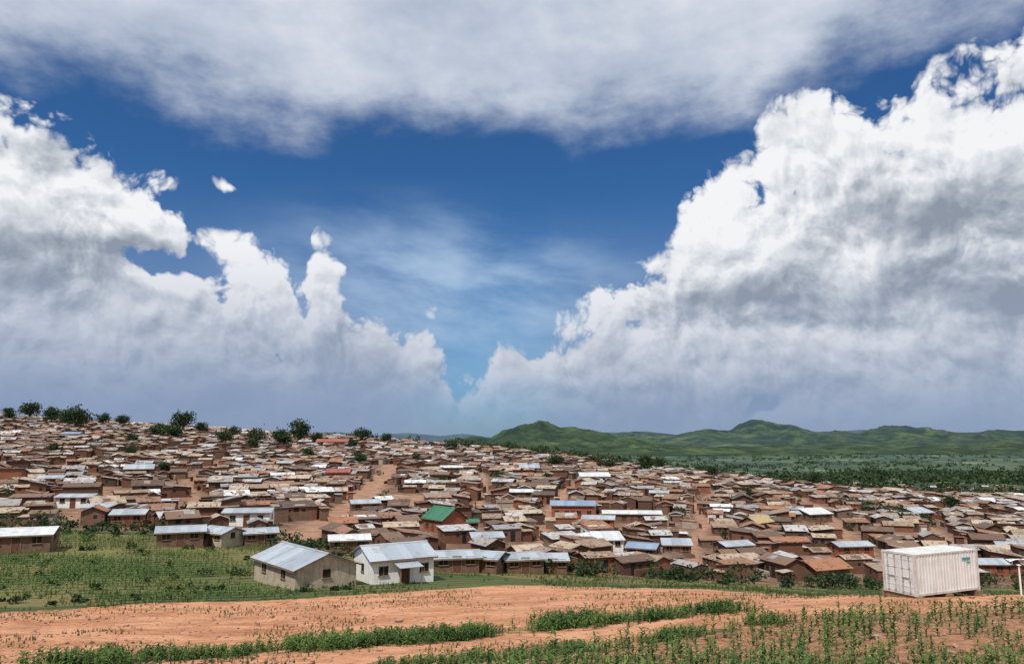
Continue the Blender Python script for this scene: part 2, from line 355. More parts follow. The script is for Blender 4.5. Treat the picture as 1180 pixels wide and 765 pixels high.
def mk_plain(name,c0,c1,scale=1.5,rough=.9,streak=None,amt=.5):
    mt,t,b=newmat(name); p=N(t,'ShaderNodeTexCoord').outputs['Object']
    n=noise(t,p,scale,7,.62).outputs[0]; c=mix(t,ss(t,n,.35,.7),c0,c1)
    if streak:
        q=N(t,'ShaderNodeMapping',{'Vector':p,'Scale':(3.,3.,.35)}).outputs[0]
        c=mix(t,ss(t,noise(t,q,1.6,6,.65).outputs[0],.5,.72,0,amt),c,streak)
    setc(t,b,c,rough,bump=n,bs=.3,bd=.03); return mt
M_plaster=mk_plain('beige_plaster',(.42,.36,.27),(.32,.26,.19),1.5,.9,(.18,.13,.09),.7)
M_white=mk_plain('white_wash',(.76,.76,.74),(.64,.63,.60),1.2,.85,(.42,.34,.27),.5)
M_redbrick=mk_plain('red_brick',(.31,.095,.052),(.23,.075,.043),3.)
M_brown=mk_plain('brown_mud_wall',(.18,.105,.07),(.11,.066,.045),1.5)
M_dark=mk_plain('dark_opening',(.015,.013,.012),(.03,.025,.02))
M_door=mk_plain('door_wood',(.10,.045,.03),(.16,.07,.045),3.)
M_stone=mk_plain('stone',(.25,.15,.11),(.38,.26,.20),3.)
M_wood=mk_plain('timber',(.28,.19,.10),(.16,.10,.06),4.)
M_cont=mk_plain('container_paint',(.64,.66,.65),(.56,.57,.555),1.2,.55,(.38,.32,.26),.5)
M_contf=mk_plain('container_frame_paint',(.56,.56,.54),(.46,.42,.38),2.,.6,(.26,.17,.12),.6)
M_bar=mk_plain('galvanised_steel',(.40,.41,.41),(.28,.26,.24),5.,.5)
M_label=mk_plain('blue_green_label',(.05,.30,.28),(.04,.25,.33),5.)
def mk_leaf(name,a,b_,c_):
    mt,t,b=newmat(name); r=N(t,'ShaderNodeNewGeometry').outputs['Random Per Island']
    n=noise(t,pos(t),.45,3,.5).outputs[0]
    c=ramp(t,m(t,'ADD',m(t,'MULTIPLY',r,.55),m(t,'MULTIPLY',ss(t,n,.3,.7),.45)),[(.0,a),(.5,b_),(1.,c_)])
    setc(t,b,c,.6)
    o=[x for x in t.nodes if x.type=='OUTPUT_MATERIAL'][0]
    tr=N(t,'ShaderNodeBsdfTranslucent'); t.links.new(c,tr.inputs[0])
    mx=N(t,'ShaderNodeMixShader',{0:.25,1:b.outputs[0],2:tr.outputs[0]}); t.links.new(mx.outputs[0],o.inputs[0]); return mt
M_leaf=mk_leaf('tree_foliage',(.012,.027,.010),(.028,.052,.018),(.062,.095,.032))
M_maize=mk_leaf('maize_leaf',(.030,.068,.013),(.064,.122,.024),(.15,.205,.048))
M_grass=mk_leaf('grass_blade',(.03,.06,.013),(.060,.108,.024),(.16,.18,.065))
M_bark=mk_plain('bark',(.13,.09,.06),(.07,.05,.035),5.)

# ---------- paths (world polylines) ----------
def PL(l,wd): return ([survey(*p)[:2] for p in l],wd)
PATHS=[PL([(335,622),(372,606),(402,588),(424,566),(442,548),(452,536)],3.2),
 PL([(30,545),(90,533),(160,522),(240,512)],2.4),
 PL([(628,640),(624,612),(636,588),(652,566),(680,552)],1.1),
 PL([(808,662),(796,632),(812,604),(800,582),(830,566)],1.1),
 PL([(1010,655),(975,618),(948,592),(915,572)],2.2),
 PL([(915,583),(950,586),(990,591)],7),
 PL([(462,582),(468,572)],5),
 PL([(560,640),(540,600),(560,570),(556,545)],.7),
 PL([(205,600),(225,575),(215,555),(260,530)],.8),
 PL([(0,580),(110,568),(225,575)],.6),
 PL([(1120,640),(1080,615),(1060,600),(1100,585)],1.2),
 PL([(80,600),(120,570),(100,548)],.6),
 PL([(720,650),(712,620),(735,590)],.6)]
def pathdist(x,y):
    best=np.full(np.shape(x),1e9)
    for pts,wd in PATHS:
        for a,b in zip(pts[:-1],pts[1:]):
            d=b-a; L=d@d; tt=np.clip(((x-a[0])*d[0]+(y-a[1])*d[1])/L,0,1)
            best=np.minimum(best,np.hypot(x-a[0]-tt*d[0],y-a[1]-tt*d[1])-wd)
    return best
def polydist(x,y,pts):
    best=np.full(np.shape(x),1e9)
    for a,b in zip(pts[:-1],pts[1:]):
        d=b-a; L=d@d; tt=np.clip(((x-a[0])*d[0]+(y-a[1])*d[1])/L,0,1)
        best=np.minimum(best,np.hypot(x-a[0]-tt*d[0],y-a[1]-tt*d[1]))
    return best
stripA=[survey(*p)[:2] for p in [(60,770),(200,759),(300,750),(400,744),(480,738),(560,731),(640,722),(740,713),(850,703)]]
stripB=[survey(*p)[:2] for p in [(430,772),(600,757),(700,744),(790,731),(900,716)]]
field_edge=[survey(*p)[:2] for p in [(540,768),(640,756),(760,738),(860,722),(960,709),(1060,704),(1180,699),(1330,697)]]
fx=[p[0] for p in field_edge]; fy=[p[1] for p in field_edge]

# ---------- ground sheet ----------
nx,ny=620,640
tx=np.linspace(-math.asinh(20000/30.),math.asinh(20000/30.),nx); X=30*np.sinh(tx)
ty=np.linspace(-math.asinh(3000/25.),math.asinh(30000/25.),ny); Yc=35+25*np.sinh(ty)
GX,GY=np.meshgrid(X,Yc); GZ=terrain(GX,GY)
V=np.stack([GX.ravel(),GY.ravel(),GZ.ravel()],1)
idx=np.arange(nx*ny).reshape(ny,nx)
Q=np.stack([idx[:-1,:-1].ravel(),idx[:-1,1:].ravel(),idx[1:,1:].ravel(),idx[1:,:-1].ravel()],1)
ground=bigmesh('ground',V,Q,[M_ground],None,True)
x,y=V[:,0],V[:,1]; u=x/np.maximum(y,25.)
def sst(v,a,b):
    k=np.clip((v-a)/(b-a),0,1); return k*k*(3-2*k)
cb,ctp,dt_=camp_bot(u),camp_top(u),dirt_top(u)
camp=sst(y,cb-6,cb)*(1-sst(y,ctp,ctp+15))
grass=sst(y,dt_-2,dt_+3)*(1-sst(y,cb-5,cb+2))
da=polydist(x,y,stripA); db=polydist(x,y,stripB)
grass=np.maximum(grass,.55*(1-sst(da,.8,2.6))); grass=np.maximum(grass,.52*(1-sst(db,.4,1.8)))
fieldm=sst(np.interp(x,fx,fy)-y,-.5,1.)*(x>fx[0])*(y>8)
grass=np.where(fieldm>.5,np.maximum(grass,.28),grass)
grass=np.maximum(grass,np.where((y<dt_)&(fieldm<.5),.27,0))
grass=np.where(camp>.5,np.maximum(grass,.18),grass)
pd=pathdist(x,y); pth=(1-sst(pd,-.5,1.5))*(y>90)*(y<700)
plain=sst(y,ctp+5,ctp+60)
z1=np.zeros((len(x),4),np.float32); z1[:,0]=grass*(1-pth); z1[:,1]=camp; z1[:,2]=np.maximum(fieldm,0); z1[:,3]=1
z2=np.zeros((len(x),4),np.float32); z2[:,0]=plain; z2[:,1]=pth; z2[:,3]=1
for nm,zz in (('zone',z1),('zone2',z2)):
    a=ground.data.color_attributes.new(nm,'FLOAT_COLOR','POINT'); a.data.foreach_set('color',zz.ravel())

# ---------- hills ----------
def vnoise(x,y,seed,octs=6,rough=.5):
    r=np.random.default_rng(seed); out=0; amp=1; tot=0
    for o in range(octs):
        Gd=r.random((64,64)); xi=np.floor(x).astype(int); yi=np.floor(y).astype(int); fx_=x-xi; fy_=y-yi
        fx_=fx_*fx_*(3-2*fx_); fy_=fy_*fy_*(3-2*fy_)
        a=Gd[yi%64,xi%64]; b=Gd[yi%64,(xi+1)%64]; c=Gd[(yi+1)%64,xi%64]; d=Gd[(yi+1)%64,(xi+1)%64]
        out=out+amp*((a*(1-fx_)+b*fx_)*(1-fy_)+(c*(1-fx_)+d*fx_)*fy_); tot+=amp; amp*=rough; x=x*2.03+11; y=y*2.03+7
    return out/tot
def hill(name,y0,y1,x0,x1,peaks,n=(420,130),namp=26,seed=1,ns=420.,pw=1.8):
    X=np.linspace(x0,x1,n[0]); Y=np.linspace(y0,y1,n[1]); GX,GY=np.meshgrid(X,Y)
    H=np.zeros(GX.shape)
    wx_=(vnoise(GX/ns*.6,GY/ns*.6,seed+5,4)-.5)*ns*.9; wy_=(vnoise(GX/ns*.6,GY/ns*.6,seed+6,4)-.5)*ns*.9
    for px,py,yy,wx,wy in peaks:
        xx=yy*(px-590)/858.; top=yy*slope(py)+64
        r=np.sqrt(((GX+wx_-xx)/wx)**2+((GY+wy_-yy)/wy)**2)
        h=top*np.exp(-r**pw); H=np.maximum(H,h)+.15*np.minimum(H,h)
    nzv=vnoise(GX/ns,GY/ns,seed,6,.52)-.5
    rid=1-np.abs(2*vnoise(GX/(ns*.7),GY/(ns*1.2),seed+1,5,.5)-1)*2.4
    H=H*(1+nzv*.42+(rid-.5)*.24)+nzv*namp*np.clip(H/30,0,1)
    Z=-66+H
    edge=np.minimum.reduce([(GX-x0)/(x1-x0),(x1-GX)/(x1-x0),(GY-y0)/(y1-y0),(y1-GY)/(y1-y0)])
    Z-=25*(1-np.clip(edge/.04,0,1))
    idx=np.arange(GX.size).reshape(GX.shape)
    Q=np.stack([idx[:-1,:-1].ravel(),idx[:-1,1:].ravel(),idx[1:,1:].ravel(),idx[1:,:-1].ravel()],1)
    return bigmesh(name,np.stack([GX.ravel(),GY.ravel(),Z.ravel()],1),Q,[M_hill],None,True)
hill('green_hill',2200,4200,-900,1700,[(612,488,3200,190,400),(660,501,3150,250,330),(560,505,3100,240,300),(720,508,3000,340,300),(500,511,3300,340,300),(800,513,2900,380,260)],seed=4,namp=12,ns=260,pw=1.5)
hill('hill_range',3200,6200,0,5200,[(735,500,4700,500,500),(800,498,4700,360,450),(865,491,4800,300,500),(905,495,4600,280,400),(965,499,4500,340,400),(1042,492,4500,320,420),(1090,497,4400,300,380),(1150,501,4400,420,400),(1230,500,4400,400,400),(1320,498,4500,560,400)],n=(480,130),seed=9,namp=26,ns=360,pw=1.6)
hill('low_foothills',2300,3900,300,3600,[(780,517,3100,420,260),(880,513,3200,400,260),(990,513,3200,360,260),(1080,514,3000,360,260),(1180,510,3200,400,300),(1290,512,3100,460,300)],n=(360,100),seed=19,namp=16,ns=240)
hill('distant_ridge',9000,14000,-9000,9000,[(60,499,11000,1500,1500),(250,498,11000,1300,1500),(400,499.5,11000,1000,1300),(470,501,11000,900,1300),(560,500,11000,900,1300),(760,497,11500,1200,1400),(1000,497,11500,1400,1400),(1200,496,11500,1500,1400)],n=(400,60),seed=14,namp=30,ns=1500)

# ---------- house templates ----------
def house(Bd,w,d,h,kind,pitch,front_door=True,nwin=1,ov=.35,mats=(0,1,2,3),stones=5,rg=random,th=.07,dr=None):
    mw,mr,mo,ms=mats; md=dr if dr is not None else mo
    x,y=w/2,d/2; base=-1.6
    if kind=='gable':
        rz=h+y*pitch
        vs=[(-x,-y,base),(x,-y,base),(x,y,base),(-x,y,base),(-x,-y,h),(x,-y,h),(x,y,h),(-x,y,h),(-x,0,rz),(x,0,rz),(-x,0,h),(x,0,h)]
        Bd.add(vs,[(0,1,5,4),(1,2,6,5),(2,3,7,6),(3,0,4,7),(5,11,6,9),(7,10,4,8)],mw)
        Bd.sheet([(-y-ov,h-ov*pitch+th+.02),(0,rz+th+.02),(y+ov,h-ov*pitch+th+.02)],-x-ov,x+ov,th,mr)
    else:
        h2=h+d*pitch
        vs=[(-x,-y,base),(x,-y,base),(x,y,base),(-x,y,base),(-x,-y,h),(x,-y,h),(x,y,h2),(-x,y,h2)]
        Bd.add(vs,[(0,1,5,4),(1,2,6,5),(2,3,7,6),(3,0,4,7)],mw)
        Bd.sheet([(-y-ov,h-ov*pitch+th+.02),(y+ov,h2+ov*pitch+th+.02)],-x-ov,x+ov,th,mr)
    if front_door:
        dx=rg.uniform(-.25,.25)*w
        Bd.box((dx,-y,.93),(.85,.07,1.85),md)
        for k in range(nwin):
            wx=dx+(1.3+1.5*(k//2))*(1 if k%2==0 else -1)
            if abs(wx)<x-.4: Bd.box((wx,-y,1.35),(.6,.07,.55),mo)
        if rg.random()<.6: Bd.box((x,rg.uniform(-.2,.2)*d,1.35),(.07,.55,.5),mo)
        if rg.random()<.6: Bd.box((-x,rg.uniform(-.2,.2)*d,1.35),(.07,.55,.5),mo)
    for k in range(rg.choice([0,1,1,2])):
        sy_=-1 if rg.random()<.7 else 1; a0_=rg.uniform(-x,x*.3); a1_=a0_+rg.uniform(1.,2.2); y0_=rg.uniform(.1,.4)*y; y1_=y0_+rg.uniform(.4,.6)*y; lift=th+.06+.03*k
        if kind=='gable': pr=[(sy_*y1_,h+(y-y1_)*pitch+lift),(sy_*y0_,h+(y-y0_)*pitch+lift)]
        else: pr=[(sy_*y1_,h+(sy_*y1_+y)*pitch+lift),(sy_*y0_,h+(sy_*y0_+y)*pitch+lift)]
        if pr[0][0]>pr[1][0]: pr=pr[::-1]
        Bd.sheet(pr,a0_,a1_,.02,mr)
    for k in range(stones):
        sx_=rg.uniform(-x,x); sy_=rg.uniform(-y,y)
        if rg.random()<.6: sy_=rg.choice([-y,y])*.98
        zz=(h+(y-abs(sy_))*pitch if kind=='gable' else h+(sy_+y)*pitch)+th+.12
        Bd.box((sx_,sy_,zz),(rg.uniform(.18,.42),rg.uniform(.14,.28),.16),ms,rz=rg.uniform(0,3))
tmpl=[]
rg=random.Random(3)
for i in range(36):
    b_=B(); wv=rg.uniform(3.4,6.6); dv=rg.uniform(3.0,4.6); hv=rg.uniform(1.8,2.5)
    kd='gable' if rg.random()<.60 else 'mono'
    house(b_,wv,dv,hv,kd,rg.uniform(.18,.42) if kd=='gable' else rg.uniform(.08,.22),True,rg.choice([1,2,2,3]),rg.uniform(.15,.4),stones=rg.choice([4,7,10]),rg=rg)
    if rg.random()<.4:
        L=rg.uniform(1.4,2.4); sd=rg.choice([-1,1]); b_.box((sd*(wv/2+L/2),rg.uniform(-.4,.4),.1),(L,dv*.7,3.2),0)
        b_.box((sd*(wv/2+L/2),0,1.8),(L+.5,dv*.75+.5,.08),1,rx=rg.uniform(-.1,.1))
    if rg.random()<.5:
        b_.box((rg.uniform(-1,1),-dv/2-1.6,.1),(wv*.8,.25,2.4),0)
    if rg.random()<.4:
        b_.box((wv/2+1.0,-dv/2-1.,.2),(1.3,1.3,3.0),0); b_.box((wv/2+1.0,-dv/2-1.,1.78),(1.7,1.7,.07),1,rx=.08)
    tmpl.append(b_.arr())
tmesh=[bigmesh('mud_brick_house',a,b2,[M_wall,M_roof,M_dark,M_stone],c,False,False) for a,b2,c in tmpl]
# ---------- special buildings ----------
SPEC=[]
def building(name,px,py,w,d,h,rz,wall,roof,kind='gable',pitch=.3,wins=(-.3,.3),door=0.,side_win=True,ov=.4,doorm=None,panels=True,at=None,porch=False):
    p=survey(px,py) if at is None else at
    e=empty(name,(p[0],p[1],p[2]),rz); SPEC.append((p[0],p[1],max(w,d)/2+1.))
    x,y=w/2,d/2; b_=B(); base=-2.2
    if kind=='gable':
        rzz=h+y*pitch
        b_.add([(-x,-y,base),(x,-y,base),(x,y,base),(-x,y,base),(-x,-y,h),(x,-y,h),(x,y,h),(-x,y,h),(-x,0,rzz),(x,0,rzz),(-x,0,h),(x,0,h)],[(0,1,5,4),(1,2,6,5),(2,3,7,6),(3,0,4,7),(5,11,6,9),(7,10,4,8)])
        prof=[[(-y-ov,h-ov*pitch+.09),(.0,rzz+.09)],[(0.,rzz+.09),(y+ov,h-ov*pitch+.09)]]
    else:
        h2=h+d*pitch
        b_.add([(-x,-y,base),(x,-y,base),(x,y,base),(-x,y,base),(-x,-y,h),(x,-y,h),(x,y,h2),(-x,y,h2)],[(0,1,5,4),(1,2,6,5),(2,3,7,6),(3,0,4,7)])
        prof=[[(-y-ov,h-ov*pitch+.09),(y+ov,h2+ov*pitch+.09)]]
    b_.obj('walls',[wall],e)
    r=B(); n=max(2,int((w+2*ov)/.85)); pw=(w+2*ov)/n
    for pr in prof:
        for k in range(n):
            dz=random.uniform(0,.014); r.sheet([(a,zz+dz) for a,zz in pr],-x-ov+k*pw,-x-ov+(k+1)*pw+.0,.035,0)
    if kind=='gable': r.sheet([(-.22,rzz+.09-.22*pitch+.045),(0,rzz+.15),(.22,rzz+.09-.22*pitch+.045)],-x-ov-.02,x+ov+.02,.03,0)
    r.obj('roof',[roof],e)
    tr=B()
    for sy_ in (-1,1):
        zz=(h-ov*pitch+.0) if (kind=='gable' or sy_<0) else h2+ov*pitch
        tr.box((0,sy_*(y+ov-.05),zz-.03),(w+2*ov-.1,.05,.13),0)
    tr.obj('eave_boards',[M_wood],e)
    for wx in wins:
        q=B(); q.box((wx*w,-y-.005,1.55),(1.0,.05,.85),0); q.box((wx*w,-y-.03,1.55),(.06,.06,.85),1); q.box((wx*w,-y-.05,1.09),(1.2,.16,.07),1); q.box((wx*w,-y-.03,2.0),(1.15,.08,.06),1); q.obj('window',[M_dark,M_wood],e)
    if door is not None:
        q=B(); q.box((door*w,-y-.005,1.0),(.95,.07,2.0),0); q.box((door*w-.52,-y-.02,1.03),(.08,.1,2.1),1); q.box((door*w+.52,-y-.02,1.03),(.08,.1,2.1),1); q.box((door*w,-y-.02,2.1),(1.12,.1,.08),1); q.obj('door',[doorm or M_door,M_wood],e)
    if side_win:
        for s_ in (-1,1):
            q=B(); q.box((s_*(x+.005),0,1.6),(.05,.8,.8),0); q.box((s_*(x+.04),0,1.16),(.14,1.,.07),1); q.obj('side_window',[M_dark,M_wood],e)
    q=B(); q.box((0,-y-.08,-.75),(w+.3,.16,1.4),0); q.box((x+.08,0,-.75),(.16,d+.0,1.4),0); q.box((-x-.08,0,-.75),(.16,d+.0,1.4),0); q.obj('plinth',[M_brown],e)
    if porch:
        q=B(); q.box((door*w,-y-1.0,2.15),(2.6,2.,.05),0,rx=.16); q.obj('porch_roof',[roof],e)
        q=B()
        for s_ in (-1,1): q.box((door*w+s_*1.15,-y-1.8,1.0),(.1,.1,2.0),0)
        q.obj('porch_posts',[M_wood],e)
    return e
R=math.radians
building('plastered_house',350,671,10.2,6.4,2.3,R(-50),M_plaster,M_iron,pitch=.36,wins=(-.25,.22),door=None)
building('whitewashed_house',453,668,6.8,5.8,2.7,R(30),M_white,M_iron,pitch=.36,wins=(-.32,.34),door=.02,porch=True)
building('mud_brick_house',24,634,7.5,5.,2.2,R(20),M_brown,M_ironw,pitch=.24)
building('mud_brick_house',208,628,6.0,4.2,2.1,R(22),M_brown,M_iron,pitch=.26)
building('mud_brick_house',255,628,4.6,4.,2.0,R(-28),M_plaster,M_iron,pitch=.3)
building('mud_brick_house',299,628,4.4,3.6,2.0,R(24),M_brown,M_iron,pitch=.26)
building('whitewashed_house',287,605,8.,5.,2.5,R(8),M_white,M_iron,pitch=.2)
building('mud_brick_house',402,636,5.4,4.,2.,R(15),M_brown,M_ironw,pitch=.24)
for px_,w_,rf,a_ in ((524,5.4,M_iron,12),(563,3.6,M_iron,-20),(600,4.8,M_iron,16),(636,3.4,M_iron,4)):
    building('mud_brick_house',px_,658+(px_-524)*.015,w_,4.0,1.9,R(a_),M_brown,rf,pitch=.26)
building('green_roofed_brick_house',512,613,6.8,5.5,2.9,R(-50),M_redbrick,M_green,pitch=.7)
building('green_roofed_brick_house',537,612,4.5,3.5,2.0,R(10),M_brown,M_green,pitch=.2)
building('red_brick_house',390,556,7.,6.,3.4,R(6),M_redbrick,M_redr,pitch=.3)
building('long_hall',660,596,10.5,5.5,3.2,R(-4),M_redbrick,M_blue,pitch=.3,wins=(-.38,-.14,.14,.38))
building('long_hall',728,602,14.,5.,2.4,R(-6),M_brown,M_ironw,pitch=.22,wins=(-.38,-.14,.14,.38))
building('white_roofed_hall',684,556,11,7,2.6,R(5),M_white,M_ironw,pitch=.35)
building('long_hall',384,515,17,7,3.,R(3),M_brown,M_redr,pitch=.4,wins=(-.38,-.14,.14,.38))
building('blue_roofed_house',84,505,9,6,2.4,R(3),M_plaster,M_blue,pitch=.3)
building('blue_roofed_house',90,584,7,4.5,2.2,R(3),M_white,M_iron,pitch=.2)
building('thatched_hall',872,611,7,5,2.3,R(40),M_brown,mk_plain('straw',(.40,.31,.16),(.28,.21,.11),2.),pitch=.5)
building('white_roofed_hall',700,634,5,4.4,2.2,R(5),M_white,M_ironw,pitch=.2,kind='mono')
building('blue_roofed_house',780,640,5,4.,2.2,R(-8),M_brown,M_iron,pitch=.15,kind='mono')
building('blue_roofed_house',742,644,5,4.,2.2,R(-25),M_brown,M_blue,pitch=.3)
for px_,py_,rf in ((1140,584,M_ironw),(1060,598,M_iron),(905,600,M_iron),(600,575,M_ironw),(255,560,M_iron),(160,548,M_iron),(325,555,M_ironw),(150,606,M_iron),(120,598,M_iron),(560,632,M_iron),(690,608,M_iron),(1130,662,M_iron),(1165,640,M_iron),(980,640,M_iron),(240,520,M_iron),(520,545,M_ironw),(760,575,M_iron),(845,640,M_iron),(610,545,M_iron),(420,590,M_iron),(330,540,M_iron),(60,560,M_iron),(940,600,M_ironw)):
    building('iron_roofed_house',px_,py_,random.uniform(5,8.),4.4,2.2,R(random.uniform(-25,25)),random.choice([M_brown,M_plaster,M_brown,M_redbrick]),rf,pitch=.26,kind=random.choice(['gable','mono','gable']))

# ---------- settlement ----------
SP=np.array(SPEC)
items=[]; nobj=0; gaps=[]
ang0=R(9)
ca,sa=math.cos(ang0),math.sin(ang0)
for i in range(-115,150):
    for j in range(0,125):
        gx=i*6.5+random.uniform(-1.2,1.2)+(j%2)*3.2; gy=95+j*5.5+random.uniform(-1.1,1.1)
        X_=gx*ca-gy*sa*.5; Y_=gx*sa*.5+gy*ca
        Y_+=6*math.sin(X_*.021)+3.5*math.sin(X_*.05+Y_*.02)
        if Y_<95 or Y_>700: continue
        uu=X_/Y_
        if uu<-.86 or uu>.86: continue
        if Y_<camp_bot(uu)+3 or Y_>camp_top(uu): continue
        if pathdist(np.array(X_),np.array(Y_))<2.2: continue
        if (np.hypot(SP[:,0]-X_,SP[:,1]-Y_)<SP[:,2]+2.0).any(): continue
        if random.random()<.06: continue
        if (i+j//7)%10==0 and random.random()<.8: continue
        if vnoise(np.array([X_/22.]),np.array([Y_/22.]),77,2)[0]>.72 and random.random()<.7:
            gaps.append((X_,Y_)); continue
        k=random.randrange(len(tmesh)); a=ang0*.6+.4*math.sin(X_*.013+Y_*.017)+random.uniform(-.2,.2)
        if random.random()<.38: a+=math.pi/2
        if random.random()<.3: a+=math.pi
        sc=random.uniform(.74,1.16); z_=float(terrain(X_,Y_))
        if random.random()<.05: sc*=1.25
        if Y_<230:
            o=bpy.data.objects.new('mud_brick_house',tmesh[k]); scene.collection.objects.link(o)
            o.location=(X_,Y_,z_); o.rotation_euler=(0,0,a); o.scale=(sc,sc,sc*random.uniform(.9,1.15)); nobj+=1
        else:
            V_,Q_,M_=tmpl[k]; items.append((xf(V_,a,(sc,sc,sc),(X_,Y_,z_)),Q_,M_))
V_,Q_,M_=merge(items); bigmesh('settlement_houses',V_,Q_,[M_wall,M_roof,M_dark,M_stone],M_)

# ---------- vegetation ----------
def leafcloud(c,r,n,size,rs,clumps=0):
    if clumps:
        cc=rs.normal(size=(clumps,3)); cc/=np.linalg.norm(cc,axis=1)[:,None]; cc*=rs.uniform(.35,.85,(clumps,1))
        k=rs.integers(0,clumps,n); d=rs.normal(size=(n,3))*.22+cc[k]
    else:
        d=rs.normal(size=(n,3)); d/=np.linalg.norm(d,axis=1)[:,None]; d*=rs.uniform(.35,1,(n,1))**.6
    pc=np.array(c)+d*np.array(r)
    a=rs.normal(size=(n,3)); a/=np.linalg.norm(a,axis=1)[:,None]; b=np.cross(a,rs.normal(size=(n,3))); b/=np.linalg.norm(b,axis=1)[:,None]+1e-9
    s_=size*rs.uniform(.5,1.2,(n,1)); a=a*s_; b=b*s_*.6
    V=np.stack([pc-a,pc-b,pc+a,pc+b],1).reshape(-1,3); Q=np.arange(4*n).reshape(n,4)
    return V,Q,np.zeros(n,int)
def limb(Bd,p0,p1,r0,r1,mat=0,n=6):
    p0=Vector(p0);p1=Vector(p1); ax=(p1-p0).normalized(); q=ax.to_track_quat('Z','Y')
    vs=[]
    for p,r in ((p0,r0),(p1,r1)):
        for k in range(n):
            a=2*math.pi*k/n; vs.append(p+q@Vector((math.cos(a)*r,math.sin(a)*r,0)))
    Bd.add(vs,[(k,(k+1)%n,n+(k+1)%n,n+k) for k in range(n)],mat)
def tree(px,py,wpx,asp=.8,at=None,name='broadleaf_tree'):
    wpx=wpx*1.22
    p=survey(px,py) if at is None else at
    rs=np.random.default_rng(int(px*7+py)); Rw=wpx*p[1]/870/2; H=Rw*2*asp*1.15
    e=empty(name,tuple(p)); b_=B()
    limb(b_,(0,0,-.5),(0.1*Rw,0,H*.38),Rw*.09,Rw*.06)
    for k in range(6):
        a=k*1.05+rs.uniform(0,.6); limb(b_,(.08*Rw,0,H*rs.uniform(.28,.4)),(math.cos(a)*Rw*.6,math.sin(a)*Rw*.6,H*rs.uniform(.55,.8)),Rw*.05,Rw*.015)
    b_.obj('trunk_and_limbs',[M_bark],e)
    V,Q,Mi=leafcloud((0,0,H*.66),(Rw,Rw,H*.38),1500,Rw*.10,rs,22)
    bigmesh('crown',V,Q,[M_leaf],None,False,True,e)
for a in [(33,486,20),(58,490,18),(87,498,27),(10,486,14),(118,491,14),(210,500,22),(196,508,22,.6),(180,506,16),(345,513,24),(325,517,22,.7),(295,514,18),(259,514,16),(417,511,16),(405,520,12),(412,531,10),(745,547,20),(762,546,12,1.2),(700,543,16,.6),(640,541,18,.7),(940,563,16),(820,553,14),(520,523,14),(150,513,12),(445,513,12),(232,500,12),(75,492,12),(140,494,14),(270,505,12),(365,513,14),(290,520,14),(415,537,13),(575,556,11),(1095,588,15),(860,575,12),(150,530,13),(60,525,12),(190,545,12),(480,535,11),(355,532,14),(630,558,11),(510,560,10)]:
    tree(*a)
rs=np.random.default_rng(5)
L=[]
for k in range(800):
    uu=rs.uniform(-.25,.85); yy=camp_top(uu)+4+rs.exponential(45)
    if vnoise(np.array([uu*30.]),np.array([yy/50.]),41,3)[0]<.40: continue
    x_=uu*yy; h=rs.uniform(2.,6.2); z_=float(terrain(x_,yy))
    L.append(leafcloud((x_,yy,z_+h*.5),(h*rs.uniform(.5,1.2),h*.6,h*.5),60,.75,rs,5))
V_,Q_,M_=merge(L); bigmesh('tree_line',V_,Q_,[M_leaf],M_)
L=[]
for k in range(6500):
    uu=rs.uniform(-.35,.95); yy=500*math.exp(rs.uniform(0,2.0)); x_=uu*yy
    if yy<camp_top(uu)+60: continue
    if vnoise(np.array([x_/190.]),np.array([yy/130.]),3,3)[0]<.55 and rs.random()<.90: continue
    h=rs.uniform(3,8); z_=float(terrain(x_,yy))
    L.append(leafcloud((x_,yy,z_+h*.45),(h*rs.uniform(.6,1.8),h*.8,h*.5),22,1.9,rs))
V_,Q_,M_=merge(L); bigmesh('distant_trees',V_,Q_,[M_leaf],M_)
items=[]
for k in range(150):
    uu=rs.uniform(.0,.85); yy=rs.uniform(camp_top(uu)+10,camp_top(uu)+200); x_=uu*yy
    V_,Q_,M_=tmpl[k%len(tmpl)]; items.append((xf(V_,rs.uniform(0,3),(1,1,1),(x_,yy,float(terrain(x_,yy))+.2)),Q_,M_))
V_,Q_,M_=merge(items); bigmesh('outlying_homesteads',V_,Q_,[M_wall,M_roof,M_dark,M_stone],M_)
L=[]
for k in range(560):
    uu=rs.uniform(-.75,.8); yy=rs.uniform(camp_bot(uu)-8,camp_bot(uu)+3) if k<190 else rs.uniform(camp_bot(uu),camp_top(uu))
    x_=uu*yy; r_=rs.uniform(.5,1.8); z_=float(terrain(x_,yy))
    if (np.hypot(SP[:,0]-x_,SP[:,1]-yy)<SP[:,2]-.5).any(): continue
    L.append(leafcloud((x_,yy,z_+r_*.6),(r_*1.3,r_,r_*.8),90,.28,rs,5))
for X_,Y_ in gaps:
    if rs.random()<.5:
        r_=rs.uniform(1.,2.6); L.append(leafcloud((X_,Y_,float(terrain(X_,Y_))+r_*.8),(r_*1.1,r_,r_*.9),120,.32,rs,6))
for k in range(70):
    uu=rs.uniform(-.72,-.2); yy=rs.uniform(dirt_top(uu)+2,camp_bot(uu)-6); x_=uu*yy; r_=rs.uniform(.3,.8)
    if (np.hypot(SP[:,0]-x_,SP[:,1]-yy)<SP[:,2]).any(): continue
    L.append(leafcloud((x_,yy,float(terrain(x_,yy))+r_*.4),(r_*1.3,r_,r_*.7),110,.17,rs,5))
g0=survey(990,583)[:2]; g1=survey(1072,606)[:2]
for k in range(80):
    f=rs.random(); x_,yy=g0*(1-f)+g1*f+rs.normal(size=2)*3; z_=float(terrain(x_,yy)); r_=rs.uniform(1.2,2.6)
    L.append(leafcloud((x_,yy,z_+r_*.6),(r_*1.3,r_,r_*.9),120,.35,rs,5))
V_,Q_,M_=merge(L); bigmesh('bushes',V_,Q_,[M_leaf],M_)
